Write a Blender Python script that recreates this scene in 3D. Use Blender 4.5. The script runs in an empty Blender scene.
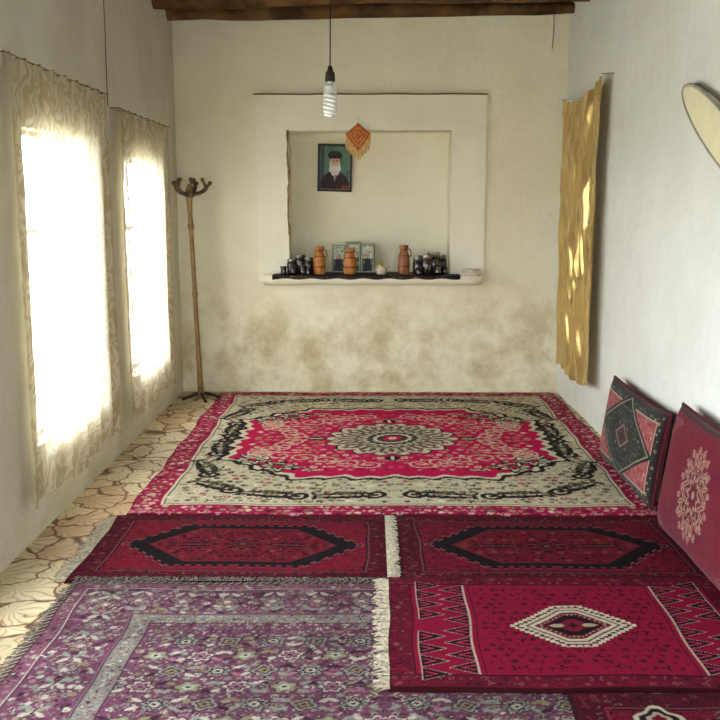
import bpy, math, random
import numpy as np
from mathutils import Vector, Matrix, noise as mnoise
random.seed(7)
PI=math.pi
sc=bpy.context.scene
coll=sc.collection
def lin(c):
    return tuple(((v/255)/12.92 if v/255<=0.04045 else (((v/255)+0.055)/1.055)**2.4) for v in c)
# ------------------------------------------------------------ materials
def newmat(name):
    m=bpy.data.materials.new(name); m.use_nodes=True
    nt=m.node_tree; b=nt.nodes['Principled BSDF']
    return m,nt,b
def nd(nt,t,**k):
    n=nt.nodes.new(t)
    for a,v in k.items(): setattr(n,a,v)
    return n
def ramp(nt,stops):
    r=nd(nt,'ShaderNodeValToRGB'); e=r.color_ramp.elements
    while len(e)<len(stops): e.new(0.5)
    for i,(p,c) in enumerate(stops):
        e[i].position=p; e[i].color=(*lin(c),1)
    return r
def mat(name,col,rough=0.6,col2=None,scale=12,metal=0,bump=0.0,bscale=60,spec=0.3):
    m,nt,b=newmat(name); L=nt.links
    b.inputs['Roughness'].default_value=rough; b.inputs['Metallic'].default_value=metal
    b.inputs['Specular IOR Level'].default_value=spec
    tc=nd(nt,'ShaderNodeTexCoord'); n=nd(nt,'ShaderNodeTexNoise'); n.inputs['Scale'].default_value=scale; n.inputs['Detail'].default_value=5
    L.new(tc.outputs['Object'],n.inputs['Vector'])
    c2=col2 or tuple(v*0.85 for v in col)
    r=ramp(nt,[(0.35,c2),(0.65,col)]); L.new(n.outputs['Fac'],r.inputs[0]); L.new(r.outputs[0],b.inputs['Base Color'])
    if bump:
        n2=nd(nt,'ShaderNodeTexNoise'); n2.inputs['Scale'].default_value=bscale; n2.inputs['Detail'].default_value=4
        L.new(tc.outputs['Object'],n2.inputs['Vector'])
        bp=nd(nt,'ShaderNodeBump'); bp.inputs['Strength'].default_value=bump; bp.inputs['Distance'].default_value=0.01
        L.new(n2.outputs['Fac'],bp.inputs['Height']); L.new(bp.outputs[0],b.inputs['Normal'])
    return m
def plaster(name,base,dark,stain=None,zr=(0.1,0.9),xr=None,amt=0.8):
    m,nt,b=newmat(name); L=nt.links
    b.inputs['Roughness'].default_value=0.85; b.inputs['Specular IOR Level'].default_value=0.15
    tc=nd(nt,'ShaderNodeTexCoord')
    n=nd(nt,'ShaderNodeTexNoise'); n.inputs['Scale'].default_value=1.6; n.inputs['Detail'].default_value=8; n.inputs['Roughness'].default_value=0.6
    L.new(tc.outputs['Object'],n.inputs['Vector'])
    r=ramp(nt,[(0.3,dark),(0.62,base)]); L.new(n.outputs['Fac'],r.inputs[0])
    out=r.outputs[0]
    if stain:
        n3=nd(nt,'ShaderNodeTexNoise'); n3.inputs['Scale'].default_value=3.4; n3.inputs['Detail'].default_value=10; n3.inputs['Roughness'].default_value=0.68
        L.new(tc.outputs['Object'],n3.inputs['Vector'])
        mr=nd(nt,'ShaderNodeMapRange'); mr.inputs['From Min'].default_value=0.40; mr.inputs['From Max'].default_value=0.62
        L.new(n3.outputs['Fac'],mr.inputs['Value'])
        sx=nd(nt,'ShaderNodeSeparateXYZ'); L.new(tc.outputs['Object'],sx.inputs[0])
        zz=nd(nt,'ShaderNodeMapRange',interpolation_type='SMOOTHSTEP'); zz.inputs['From Min'].default_value=zr[1]; zz.inputs['From Max'].default_value=zr[0]
        L.new(sx.outputs['Z'],zz.inputs['Value'])
        mu=nd(nt,'ShaderNodeMath',operation='MULTIPLY'); L.new(mr.outputs[0],mu.inputs[0]); L.new(zz.outputs[0],mu.inputs[1])
        mu2=nd(nt,'ShaderNodeMath',operation='MULTIPLY'); L.new(mu.outputs[0],mu2.inputs[0]); mu2.inputs[1].default_value=amt
        mx=nd(nt,'ShaderNodeMix',data_type='RGBA'); L.new(mu2.outputs[0],mx.inputs['Factor']); L.new(out,mx.inputs[6]); mx.inputs[7].default_value=(*lin(stain),1)
        out=mx.outputs[2]
    L.new(out,b.inputs['Base Color'])
    n2=nd(nt,'ShaderNodeTexNoise'); n2.inputs['Scale'].default_value=14; n2.inputs['Detail'].default_value=8
    L.new(tc.outputs['Object'],n2.inputs['Vector'])
    bp=nd(nt,'ShaderNodeBump'); bp.inputs['Strength'].default_value=0.35; bp.inputs['Distance'].default_value=0.02
    L.new(n2.outputs['Fac'],bp.inputs['Height']); L.new(bp.outputs[0],b.inputs['Normal'])
    return m
def vcol_mat(name,rough=0.95,bump=0.4,scale=350,sheen=0.0):
    m,nt,b=newmat(name); L=nt.links
    b.inputs['Roughness'].default_value=rough; b.inputs['Specular IOR Level'].default_value=0.1
    b.inputs['Sheen Weight'].default_value=sheen
    a=nd(nt,'ShaderNodeAttribute',attribute_name='Col')
    tc=nd(nt,'ShaderNodeTexCoord'); n=nd(nt,'ShaderNodeTexNoise'); n.inputs['Scale'].default_value=scale; n.inputs['Detail'].default_value=2
    L.new(tc.outputs['Object'],n.inputs['Vector'])
    mr=nd(nt,'ShaderNodeMapRange'); mr.inputs['To Min'].default_value=0.7; mr.inputs['To Max'].default_value=1.25
    L.new(n.outputs['Fac'],mr.inputs['Value'])
    mx=nd(nt,'ShaderNodeVectorMath',operation='SCALE'); L.new(a.outputs['Color'],mx.inputs[0]); L.new(mr.outputs[0],mx.inputs['Scale'])
    L.new(mx.outputs[0],b.inputs['Base Color'])
    bp=nd(nt,'ShaderNodeBump'); bp.inputs['Strength'].default_value=bump; bp.inputs['Distance'].default_value=0.003
    L.new(n.outputs['Fac'],bp.inputs['Height']); L.new(bp.outputs[0],b.inputs['Normal'])
    return m
# ------------------------------------------------------------ mesh builder
class MB:
    def __init__(s): s.v=[]; s.f=[]; s.m=[]
    def add(s,vs,fs,m=0):
        o=len(s.v); s.v+=[tuple(p) for p in vs]
        for f in fs: s.f.append(tuple(i+o for i in f)); s.m.append(m)
    def box(s,x0,x1,y0,y1,z0,z1,m=0,b=0.0,M=None):
        if b<=0:
            vs=[(x,y,z) for x in(x0,x1) for y in(y0,y1) for z in(z0,z1)]
            fs=[(0,1,3,2),(4,6,7,5),(0,4,5,1),(2,3,7,6),(0,2,6,4),(1,5,7,3)]
        else:
            import bmesh
            bm=bmesh.new(); bmesh.ops.create_cube(bm,size=1)
            for v in bm.verts:
                v.co=Vector(((x0+x1)/2+v.co.x*(x1-x0),(y0+y1)/2+v.co.y*(y1-y0),(z0+z1)/2+v.co.z*(z1-z0)))
            bmesh.ops.bevel(bm,geom=list(bm.edges),offset=b,segments=2,affect='EDGES',profile=0.5)
            bm.verts.index_update()
            vs=[v.co.copy() for v in bm.verts]; fs=[[v.index for v in f.verts] for f in bm.faces]; bm.free()
        if M is not None: vs=[M@Vector(p) for p in vs]
        s.add(vs,fs,m)
    def tube(s,pts,rad,seg=10,m=0,cap=True):
        pts=[Vector(p) for p in pts]; n=len(pts)
        if not hasattr(rad,'__len__'): rad=[rad]*n
        vs=[];up=None
        for i,p in enumerate(pts):
            t=(pts[min(i+1,n-1)]-pts[max(i-1,0)]).normalized()
            if up is None: up=Vector((0,0,1)) if abs(t.z)<0.9 else Vector((1,0,0))
            a=t.cross(up).normalized(); b2=a.cross(t).normalized(); up=b2
            for k in range(seg):
                an=2*PI*k/seg; vs.append(p+(a*math.cos(an)+b2*math.sin(an))*rad[i])
        fs=[(i*seg+k,i*seg+(k+1)%seg,(i+1)*seg+(k+1)%seg,(i+1)*seg+k) for i in range(n-1) for k in range(seg)]
        if cap: fs+=[tuple(range(seg))[::-1],tuple((n-1)*seg+k for k in range(seg))]
        s.add(vs,fs,m)
    def lathe(s,prof,cx=0,cy=0,cz=0,seg=24,M=None):
        vs=[(cx+p[0]*math.cos(2*PI*k/seg),cy+p[0]*math.sin(2*PI*k/seg),cz+p[1]) for p in prof for k in range(seg)]
        if M is not None: vs=[M@Vector(p) for p in vs]
        o=len(s.v); s.v+=[tuple(p) for p in vs]
        for i in range(len(prof)-1):
            mm=prof[i][2] if len(prof[i])>2 else 0
            for k in range(seg):
                s.f.append((o+i*seg+k,o+i*seg+(k+1)%seg,o+(i+1)*seg+(k+1)%seg,o+(i+1)*seg+k)); s.m.append(mm)
    def obj(s,name,mats,parent=None,smooth=True,M=None):
        me=bpy.data.meshes.new(name); me.from_pydata(s.v,[],s.f); 
        for m in mats: me.materials.append(m)
        me.polygons.foreach_set('material_index',s.m)
        me.update()
        if smooth:
            me.polygons.foreach_set('use_smooth',[True]*len(me.polygons))
            try: me.set_sharp_from_angle(angle=math.radians(40))
            except Exception: pass
        o=bpy.data.objects.new(name,me); coll.objects.link(o)
        if M is not None: o.matrix_world=M
        if parent: o.parent=parent
        return o
def empty(name,loc=(0,0,0)):
    e=bpy.data.objects.new(name,None); coll.objects.link(e); e.location=loc; e.empty_display_size=0.1; return e
# ------------------------------------------------------------ palette / canvas
class Cv:
    def __init__(s,w,h,res,base,sym=True):
        s.w,s.h,s.res,s.sym=w,h,res,sym
        if sym:
            s.nx=int(w/2/res)+1; s.ny=int(h/2/res)+1
            xs=np.linspace(0,w/2,s.nx); ys=np.linspace(0,h/2,s.ny)
        else:
            s.nx=int(w/res)+1; s.ny=int(h/res)+1
            xs=np.linspace(-w/2,w/2,s.nx); ys=np.linspace(-h/2,h/2,s.ny)
        s.xs,s.ys=xs,ys
        s.X,s.Y=np.meshgrid(xs,ys)
        s.c=np.empty((s.ny,s.nx,3)); s.c[:]=lin(base)
    def sl(s,x0,x1,y0,y1):
        i0,i1=np.searchsorted(s.xs,[x0,x1]); j0,j1=np.searchsorted(s.ys,[y0,y1])
        return slice(j0,j1),slice(i0,i1)
    def put(s,mask,col): s.c[mask]=lin(col)
    def rect(s,x0,x1,y0,y1,col): s.put((s.X>=x0)&(s.X<=x1)&(s.Y>=y0)&(s.Y<=y1),col)
    def frame(s,d0,d1,col):
        d=np.minimum(s.w/2-np.abs(s.X),s.h/2-np.abs(s.Y)); s.put((d>=d0)&(d<d1),col)
    def ros(s,cx,cy,r,n,rings,rot=0,k=0.22,sy=1):
        S=s.sl(cx-r*1.1,cx+r*1.1,cy-r*1.1*sy,cy+r*1.1*sy)
        dx=s.X[S]-cx; dy=(s.Y[S]-cy)/sy
        q=np.hypot(dx,dy)/(r*((1-k)+k*np.cos(n*np.arctan2(dy,dx)+rot)))
        sub=s.c[S]
        for lim,col in rings: sub[q<lim]=lin(col)
    def leaf(s,cx,cy,L,W,a,col,vein=None):
        S=s.sl(cx-L,cx+L,cy-L,cy+L); dx=s.X[S]-cx; dy=s.Y[S]-cy
        p=(dx*math.cos(a)+dy*math.sin(a))/L+0.0; q=-dx*math.sin(a)+dy*math.cos(a)
        hw=W*np.sin(PI*np.clip(p,0,1)**0.8); sub=s.c[S]
        sub[(p>0)&(p<1)&(np.abs(q)<hw)]=lin(col)
        if vein: sub[(p>0.1)&(p<.9)&(np.abs(q)<hw*0.25)]=lin(vein)
    def line(s,pts,w,col):
        for (ax,ay),(bx,by) in zip(pts[:-1],pts[1:]):
            S=s.sl(min(ax,bx)-w*1.5,max(ax,bx)+w*1.5,min(ay,by)-w*1.5,max(ay,by)+w*1.5)
            X=s.X[S];Y=s.Y[S]
            if X.size==0: continue
            vx,vy=bx-ax,by-ay; l2=vx*vx+vy*vy+1e-12
            t=np.clip(((X-ax)*vx+(Y-ay)*vy)/l2,0,1)
            s.c[S][np.hypot(X-ax-t*vx,Y-ay-t*vy)<w]=lin(col)
    def scroll(s,cx,cy,r,a,w,col,turns=1.3,sg=1):
        pts=[]
        for i in range(18):
            t=i/17; rr=r*(1-t*0.85); an=a+sg*turns*2*PI*t
            pts.append((cx+rr*math.cos(an),cy+rr*math.sin(an)))
        s.line(pts,w,col)
    def poly(s,mask_pts,col):
        X,Y=s.X,s.Y; ins=np.zeros(X.shape,bool); n=len(mask_pts)
        for i in range(n):
            x1,y1=mask_pts[i]; x2,y2=mask_pts[(i+1)%n]
            if y1==y2: continue
            c=((y1>Y)!=(y2>Y))&(X<(x2-x1)*(Y-y1)/(y2-y1)+x1); ins^=c
        s.put(ins,col)
    def scatter(s,x0,x1,y0,y1,step,pal,rng,size=0.45,test=None,kinds=(0,1,2)):
        y=y0+step/2
        row=0
        while y<y1:
            x=x0+step/2+(step/2 if row%2 else 0)
            while x<x1:
                jx=x+rng.uniform(-.2,.2)*step; jy=y+rng.uniform(-.2,.2)*step
                if test is None or test(jx,jy):
                    k=rng.choice(kinds); c1,c2,c3=rng.choice(pal),rng.choice(pal),rng.choice(pal); r=step*size*rng.uniform(.7,1.1)
                    if k==0: s.ros(jx,jy,r,rng.choice([4,5,6,8]),[(1,c1),(.62,c2),(.3,c3)],rng.uniform(0,6))
                    elif k==1:
                        a=rng.uniform(0,2*PI)
                        for q in range(3): s.leaf(jx,jy,r*1.25,r*.3,a+q*2.1,c1 if q else c2)
                    else:
                        s.scroll(jx,jy,r,rng.uniform(0,6),max(s.res*.75,r*.12),c1,sg=rng.choice([-1,1]))
                x+=step
            y+=step; row+=1
    def full(s,rng=None,wear=0.12):
        c=s.c
        if s.sym:
            c=np.concatenate([c[:,:0:-1],c],1); c=np.concatenate([c[:0:-1],c],0)
        if wear:
            g=np.random.RandomState(3)
            c=c*(1+wear*g.randn(c.shape[0],c.shape[1],1)).clip(.5,1.6)
        return c
def grid_mesh(name,P,C,mats,parent=None,extra=None):
    ny,nx=P.shape[:2]
    me=bpy.data.meshes.new(name)
    idx=np.arange(nx*ny).reshape(ny,nx)
    q=np.stack([idx[:-1,:-1],idx[:-1,1:],idx[1:,1:],idx[1:,:-1]],-1).reshape(-1,4)
    me.vertices.add(nx*ny); me.vertices.foreach_set('co',P.reshape(-1).astype(np.float32))
    nf=len(q); me.loops.add(nf*4); me.loops.foreach_set('vertex_index',q.reshape(-1).astype(np.int32))
    me.polygons.add(nf); me.polygons.foreach_set('loop_start',(np.arange(nf)*4).astype(np.int32))
    me.polygons.foreach_set('use_smooth',np.ones(nf,bool))
    me.update(calc_edges=True)
    if C is not None:
        a=me.color_attributes.new('Col','FLOAT_COLOR','POINT')
        cc=np.ones((ny,nx,4),np.float32); cc[...,:3]=C; a.data.foreach_set('color',cc.reshape(-1))
    for m in mats: me.materials.append(m)
    o=bpy.data.objects.new(name,me); coll.objects.link(o)
    if parent: o.parent=parent
    return o
M_pile=vcol_mat('carpet_pile')
M_velvet=vcol_mat('cushion_fabric',scale=220,sheen=0.1)
M_print=vcol_mat('printed_paper',rough=0.5,bump=0.0,scale=30)
M_fringe=mat('fringe_wool',(190,180,158),0.95,(130,122,104),scale=80)
M_fringe2=mat('fringe_wool_grey',(128,122,110),0.95,(70,62,60),scale=80)
def rug(name,cv,cx,cy,zb,th,wav=0.006,ph=0.0,zlump=0.003,rot=0,gain=1.0,sat=1.0):
    C=cv.full(); ny,nx=C.shape[:2]
    g=C.mean(-1,keepdims=True); C=np.clip((g+(C-g)*sat)*gain,0.002,1)
    x=np.linspace(-cv.w/2,cv.w/2,nx); y=np.linspace(-cv.h/2,cv.h/2,ny); X,Y=np.meshgrid(x,y)
    Z=np.full(X.shape,zb+th)+zlump*(0.5+0.5*np.sin(X*9+ph)*np.sin(Y*11+ph*2))
    d=np.minimum(cv.w/2-np.abs(X),cv.h/2-np.abs(Y)); e=np.clip(d/0.008,0,1); Z=zb+(Z-zb)*np.sqrt(e)
    XX=X+wav*np.sin(Y*7+ph)+wav*.5*np.sin(Y*17+ph*3); YY=Y+wav*np.sin(X*5+ph*2)+wav*.4*np.sin(X*13+ph)
    c,s_=math.cos(rot),math.sin(rot)
    P=np.stack([cx+XX*c-YY*s_,cy+XX*s_+YY*c,Z],-1)
    return grid_mesh(name,P,C,[M_pile])
def fringe(name,parent,p0,p1,dirv,L,z,n,mt,w=0.0022,jit=.35,rng=random):
    mb=MB(); p0=Vector(p0);p1=Vector(p1);d=Vector(dirv)
    t=(p1-p0).normalized()
    for i in range(n):
        f=(i+rng.random()*.7)/n; p=p0.lerp(p1,f); l=L*rng.uniform(.6,1.1); dd=(d+t*rng.uniform(-jit,jit)).normalized()
        d2=(dd+t*rng.uniform(-jit,jit)).normalized()
        a=p-d*0.012; b=p+dd*l*.5; c=b+d2*l*.5
        z0=z
        mb.tube([(a.x,a.y,z0),(b.x,b.y,z0-.001+rng.random()*.004),(c.x,c.y,z0-.002)],[w*.8,w,w*.6],4)
    return mb.obj(name,[mt],parent)
# ============================================================ ROOM SHELL
XL,XR,YB,YF,ZC=-1.52,1.52,7.6,-1.6,3.0
M_wl=plaster('plaster_left',(219,216,199),(203,198,178),(188,178,142),(0,0.7),amt=.5)
M_wb=plaster('plaster_back',(236,232,210),(226,220,194),(172,148,88),(0.3,1.2),amt=.66)
M_wr=plaster('plaster_right',(227,230,226),(215,217,211),(200,190,156),(0,.5),amt=.4)
M_wn=plaster('plaster_niche',(238,236,220),(229,225,204))
def wall(name,o,ud,vd,nrm,U,V,holes,th,m,amp=0.008,step=0.08,seed=0,extra=None):
    o=Vector(o);ud=Vector(ud);vd=Vector(vd);nrm=Vector(nrm)
    def lines(a,b,hs):
        hs=sorted(set(hs)|{a,b}); out=list(hs); n=int((b-a)/step)
        for i in range(1,n):
            x=a+(b-a)*i/n
            if min(abs(x-h) for h in hs)>step*.4: out.append(x)
        return sorted(out)
    us=lines(U[0],U[1],[h[0] for h in holes]+[h[1] for h in holes]); vs=lines(V[0],V[1],[h[2] for h in holes]+[h[3] for h in holes])
    nu,nv=len(us),len(vs)
    def solid(i,j):
        if i<0 or j<0 or i>=nu-1 or j>=nv-1: return False
        a=(us[i]+us[i+1])/2;b=(vs[j]+vs[j+1])/2
        return not any(h[0]<a<h[1] and h[2]<b<h[3] for h in holes)
    mb=MB()
    for layer in(0,1):
        for j in range(nv):
            for i in range(nu):
                p=o+ud*us[i]+vd*vs[j]
                q=Vector((us[i],vs[j],seed*10.0))
                k=amp*(mnoise.noise(q*1.3)+.5*mnoise.noise(q*4)+.25*mnoise.noise(q*11))
                e=Vector((mnoise.noise(q*6+Vector((5,0,0))),mnoise.noise(q*6+Vector((0,9,0))),0))*amp*1.0
                onh=any((abs(us[i]-h[0])<1e-6 or abs(us[i]-h[1])<1e-6 or abs(vs[j]-h[2])<1e-6 or abs(vs[j]-h[3])<1e-6) for h in holes)
                p=p+nrm*(k if layer==0 else -th)
                if onh: p=p+ud*e.x+vd*e.y
                mb.v.append(tuple(p))
    A=lambda i,j:j*nu+i
    B=lambda i,j:nu*nv+j*nu+i
    for j in range(nv-1):
        for i in range(nu-1):
            if not solid(i,j): continue
            mb.f.append((A(i,j),A(i+1,j),A(i+1,j+1),A(i,j+1)));mb.m.append(0)
            mb.f.append((B(i,j+1),B(i+1,j+1),B(i+1,j),B(i,j)));mb.m.append(0)
            if not solid(i-1,j): mb.f.append((A(i,j),A(i,j+1),B(i,j+1),B(i,j)));mb.m.append(0)
            if not solid(i+1,j): mb.f.append((A(i+1,j+1),A(i+1,j),B(i+1,j),B(i+1,j+1)));mb.m.append(0)
            if not solid(i,j-1): mb.f.append((A(i+1,j),A(i,j),B(i,j),B(i+1,j)));mb.m.append(0)
            if not solid(i,j+1): mb.f.append((A(i,j+1),A(i+1,j+1),B(i+1,j+1),B(i,j+1)));mb.m.append(0)
    if extra: extra(mb)
    return mb.obj(name,[m],smooth=True)
WIN=[(0.2,1.4,.42,1.84),(2.2,3.4,.42,1.84),(4.24,5.22,.40,1.84),(5.98,6.86,.40,1.80)]  # first two windows are unseen, added to light right wall and near carpets
WT=.13
wall('wall_left',(XL,0,0),(0,1,0),(0,0,1),(1,0,0),(YF-.3,YB+.4),(-.05,3.15),WIN,WT,M_wl,seed=1)
wall('wall_right',(XR,0,0),(0,1,0),(0,0,1),(-1,0,0),(YF-.3,YB+.4),(-.05,3.15),[],.3,M_wr,amp=.012,seed=2)
NX0,NX1,NZ0,NZ1=-.64,.63,.955,2.07
wall('wall_back',(0,YB,0),(1,0,0),(0,0,1),(0,-1,0),(XL-.05,XR+.05),(-.05,3.15),[(NX0,NX1,NZ0,NZ1)],.3,M_wb,seed=3,
     extra=lambda mb:mb.box(XL,XR,YB+.29,YB+.4,0,3.1))
wall('wall_front',(0,YF,0),(1,0,0),(0,0,1),(0,1,0),(XL-.05,XR+.05),(-.05,3.15),[(-.5,.5,0.0,2.05)],.3,M_wb,seed=4)  # doorway opening is unseen behind the camera, added to let daylight in
wall('niche_surround_trim',(0,YB-.028,0),(1,0,0),(0,0,1),(0,-1,0),(-.885,.90),(.90,2.335),[(NX0,NX1,NZ0,NZ1)],.04,M_wn,amp=.004,step=.06,seed=5)
mb=MB(); mb.tube([(-.90+i*.1,YB-.036+.002*math.sin(i*2),2.341+.0022*math.sin(i*1.3)) for i in range(19)],.0055,6)
mb.obj('trim_1',[mat('wood_strip',(140,112,66),.8)])
rgj=random.Random(4)
mb=MB(); mb.tube([(-.640+rgj.uniform(-.006,.006),YB-.026,2.07-.05*i) for i in range(17)],[rgj.uniform(.004,.012) for i in range(17)],6)
mb.obj('trim_2',[mat('exposed_mud_plaster',(160,140,100),.95,(120,100,68),scale=40,bump=.6)])
# floor with printed leaf linoleum
m,nt,b=newmat('leaf_print_linoleum'); L=nt.links
b.inputs['Roughness'].default_value=0.55
tc=nd(nt,'ShaderNodeTexCoord'); mp=nd(nt,'ShaderNodeMapping'); mp.inputs['Scale'].default_value=(1,1,0); L.new(tc.outputs['Object'],mp.inputs[0])
nz=nd(nt,'ShaderNodeTexNoise'); nz.inputs['Scale'].default_value=6; L.new(mp.outputs[0],nz.inputs['Vector'])
dm_=nd(nt,'ShaderNodeVectorMath',operation='MULTIPLY_ADD'); L.new(nz.outputs['Color'],dm_.inputs[0]); dm_.inputs[1].default_value=(.18,.18,0); L.new(mp.outputs[0],dm_.inputs[2])
SC=5.4
vo=nd(nt,'ShaderNodeTexVoronoi',feature='F1'); vo.inputs['Scale'].default_value=SC; L.new(dm_.outputs[0],vo.inputs['Vector'])
ve=nd(nt,'ShaderNodeTexVoronoi',feature='DISTANCE_TO_EDGE'); ve.inputs['Scale'].default_value=SC; L.new(dm_.outputs[0],ve.inputs['Vector'])
sb=nd(nt,'ShaderNodeVectorMath',operation='SUBTRACT'); L.new(dm_.outputs[0],sb.inputs[0]); L.new(vo.outputs['Position'],sb.inputs[1])
sx=nd(nt,'ShaderNodeSeparateXYZ'); L.new(sb.outputs[0],sx.inputs[0])
ox=nd(nt,'ShaderNodeMath',operation='ADD'); L.new(sx.outputs['X'],ox.inputs[0]); ox.inputs[1].default_value=.06
at=nd(nt,'ShaderNodeMath',operation='ARCTAN2'); L.new(sx.outputs['Y'],at.inputs[0]); L.new(ox.outputs[0],at.inputs[1])
mu=nd(nt,'ShaderNodeMath',operation='MULTIPLY'); L.new(at.outputs[0],mu.inputs[0]); mu.inputs[1].default_value=7
si=nd(nt,'ShaderNodeMath',operation='SINE'); L.new(mu.outputs[0],si.inputs[0]); ab=nd(nt,'ShaderNodeMath',operation='ABSOLUTE'); L.new(si.outputs[0],ab.inputs[0])
r1=ramp(nt,[(0.0,(140,100,80)),(0.18,(210,194,166)),(1,(226,217,194))]); L.new(ab.outputs[0],r1.inputs[0])
r2=ramp(nt,[(0.010,(100,80,66)),(0.028,(190,148,122)),(0.055,(242,237,222))]); L.new(ve.outputs['Distance'],r2.inputs[0])
mx=nd(nt,'ShaderNodeMix',data_type='RGBA',blend_type='MULTIPLY'); mx.inputs['Factor'].default_value=1; L.new(r1.outputs[0],mx.inputs[6]); L.new(r2.outputs[0],mx.inputs[7])
sc_=nd(nt,'ShaderNodeSeparateColor'); L.new(vo.outputs['Color'],sc_.inputs[0])
r4=ramp(nt,[(.0,(226,194,172)),(.2,(226,194,172)),(.22,(255,253,248)),(.75,(255,253,248)),(.8,(206,202,192))]); r4.color_ramp.interpolation='CONSTANT'; L.new(sc_.outputs[0],r4.inputs[0])
mx2=nd(nt,'ShaderNodeMix',data_type='RGBA',blend_type='MULTIPLY'); mx2.inputs['Factor'].default_value=.7; L.new(mx.outputs[2],mx2.inputs[6]); L.new(r4.outputs[0],mx2.inputs[7])
L.new(mx2.outputs[2],b.inputs['Base Color']); M_floor=m
mb=MB(); mb.box(XL-.13,XR+.3,YF-.3,YB+.3,-.1,0); mb.obj('floor',[M_floor],smooth=False)
# ceiling: boards + round poles
M_log=mat('old_poplar_wood',(112,80,44),.85,(56,38,20),scale=6,bump=.6,bscale=25)
M_board=mat('ceiling_reed_boards',(90,66,38),.9,(48,34,20),scale=9,bump=.5)
mb=MB()
y=YF-.2
while y<YB+.3:
    mb.box(XL-.13,XR+.3,y,y+.108,ZC,ZC+.03); y+=.112
mb.box(XL-.35,XR+.35,YF-.3,YB+.4,ZC+.028,ZC+.15)
mb.obj('ceiling',[M_board],smooth=False)
rng=random.Random(5)
beams=MB()
yy=7.45
first=True
while yy>YF:
    r=rng.uniform(.052,.064)
    pts=[];rad=[]
    for i in range(17):
        t=i/16; rr=r*(1.15-.3*t)*rng.uniform(.95,1.05)
        if first: rr=(.066-.030*t*t)*rng.uniform(.96,1.04)
        rad.append(rr); pts.append((XL-.12+(XR-XL+.25)*t, yy+.03*math.sin(t*4+yy*3), ZC-rr-.004-.008*abs(math.sin(t*6+yy*5)))) 
    beams.tube(pts,rad,12); yy-=.5; first=False
beams.obj('ceiling_beams',[M_log])
# windows (the two nearest the camera are unseen, added for light)
M_fr=mat('window_paint',(225,225,220),.5)
m,nt,b=newmat('window_glass'); nt.nodes.remove(b)
t=nd(nt,'ShaderNodeBsdfTransparent'); g=nd(nt,'ShaderNodeBsdfGlossy'); g.inputs['Roughness'].default_value=.02; mxs=nd(nt,'ShaderNodeMixShader'); mxs.inputs[0].default_value=.05
nt.links.new(t.outputs[0],mxs.inputs[1]); nt.links.new(g.outputs[0],mxs.inputs[2]); nt.links.new(mxs.outputs[0],nt.nodes['Material Output'].inputs[0]); M_glass=m
for k,(a,c,z0,z1) in enumerate(WIN):
    e=empty('window_%d'%(k+1),(XL-.10,(a+c)/2,(z0+z1)/2)); hy=(c-a)/2+.01; hz=(z1-z0)/2+.01
    mb=MB(); w=.03
    mb.box(-.02,.02,-hy,-hy+w,-hz,hz,b=.004); mb.box(-.02,.02,hy-w,hy,-hz,hz,b=.004)
    mb.box(-.02,.02,-hy+w,hy-w,-hz,-hz+w,b=.004); mb.box(-.02,.02,-hy+w,hy-w,hz-w,hz,b=.004)
    mb.box(-.012,.012,-.014,.014,-hz+w,hz-w,b=.004); mb.box(-.012,.012,-hy+w,hy-w,hz*.35-.01,hz*.35+.01,b=.003)
    mb.obj('frame',[M_fr],e)
    mb=MB(); mb.box(-.003,.003,-hy+w,hy-w,-hz+w,hz-w); mb.obj('glass',[M_glass],e,smooth=False)
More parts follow.
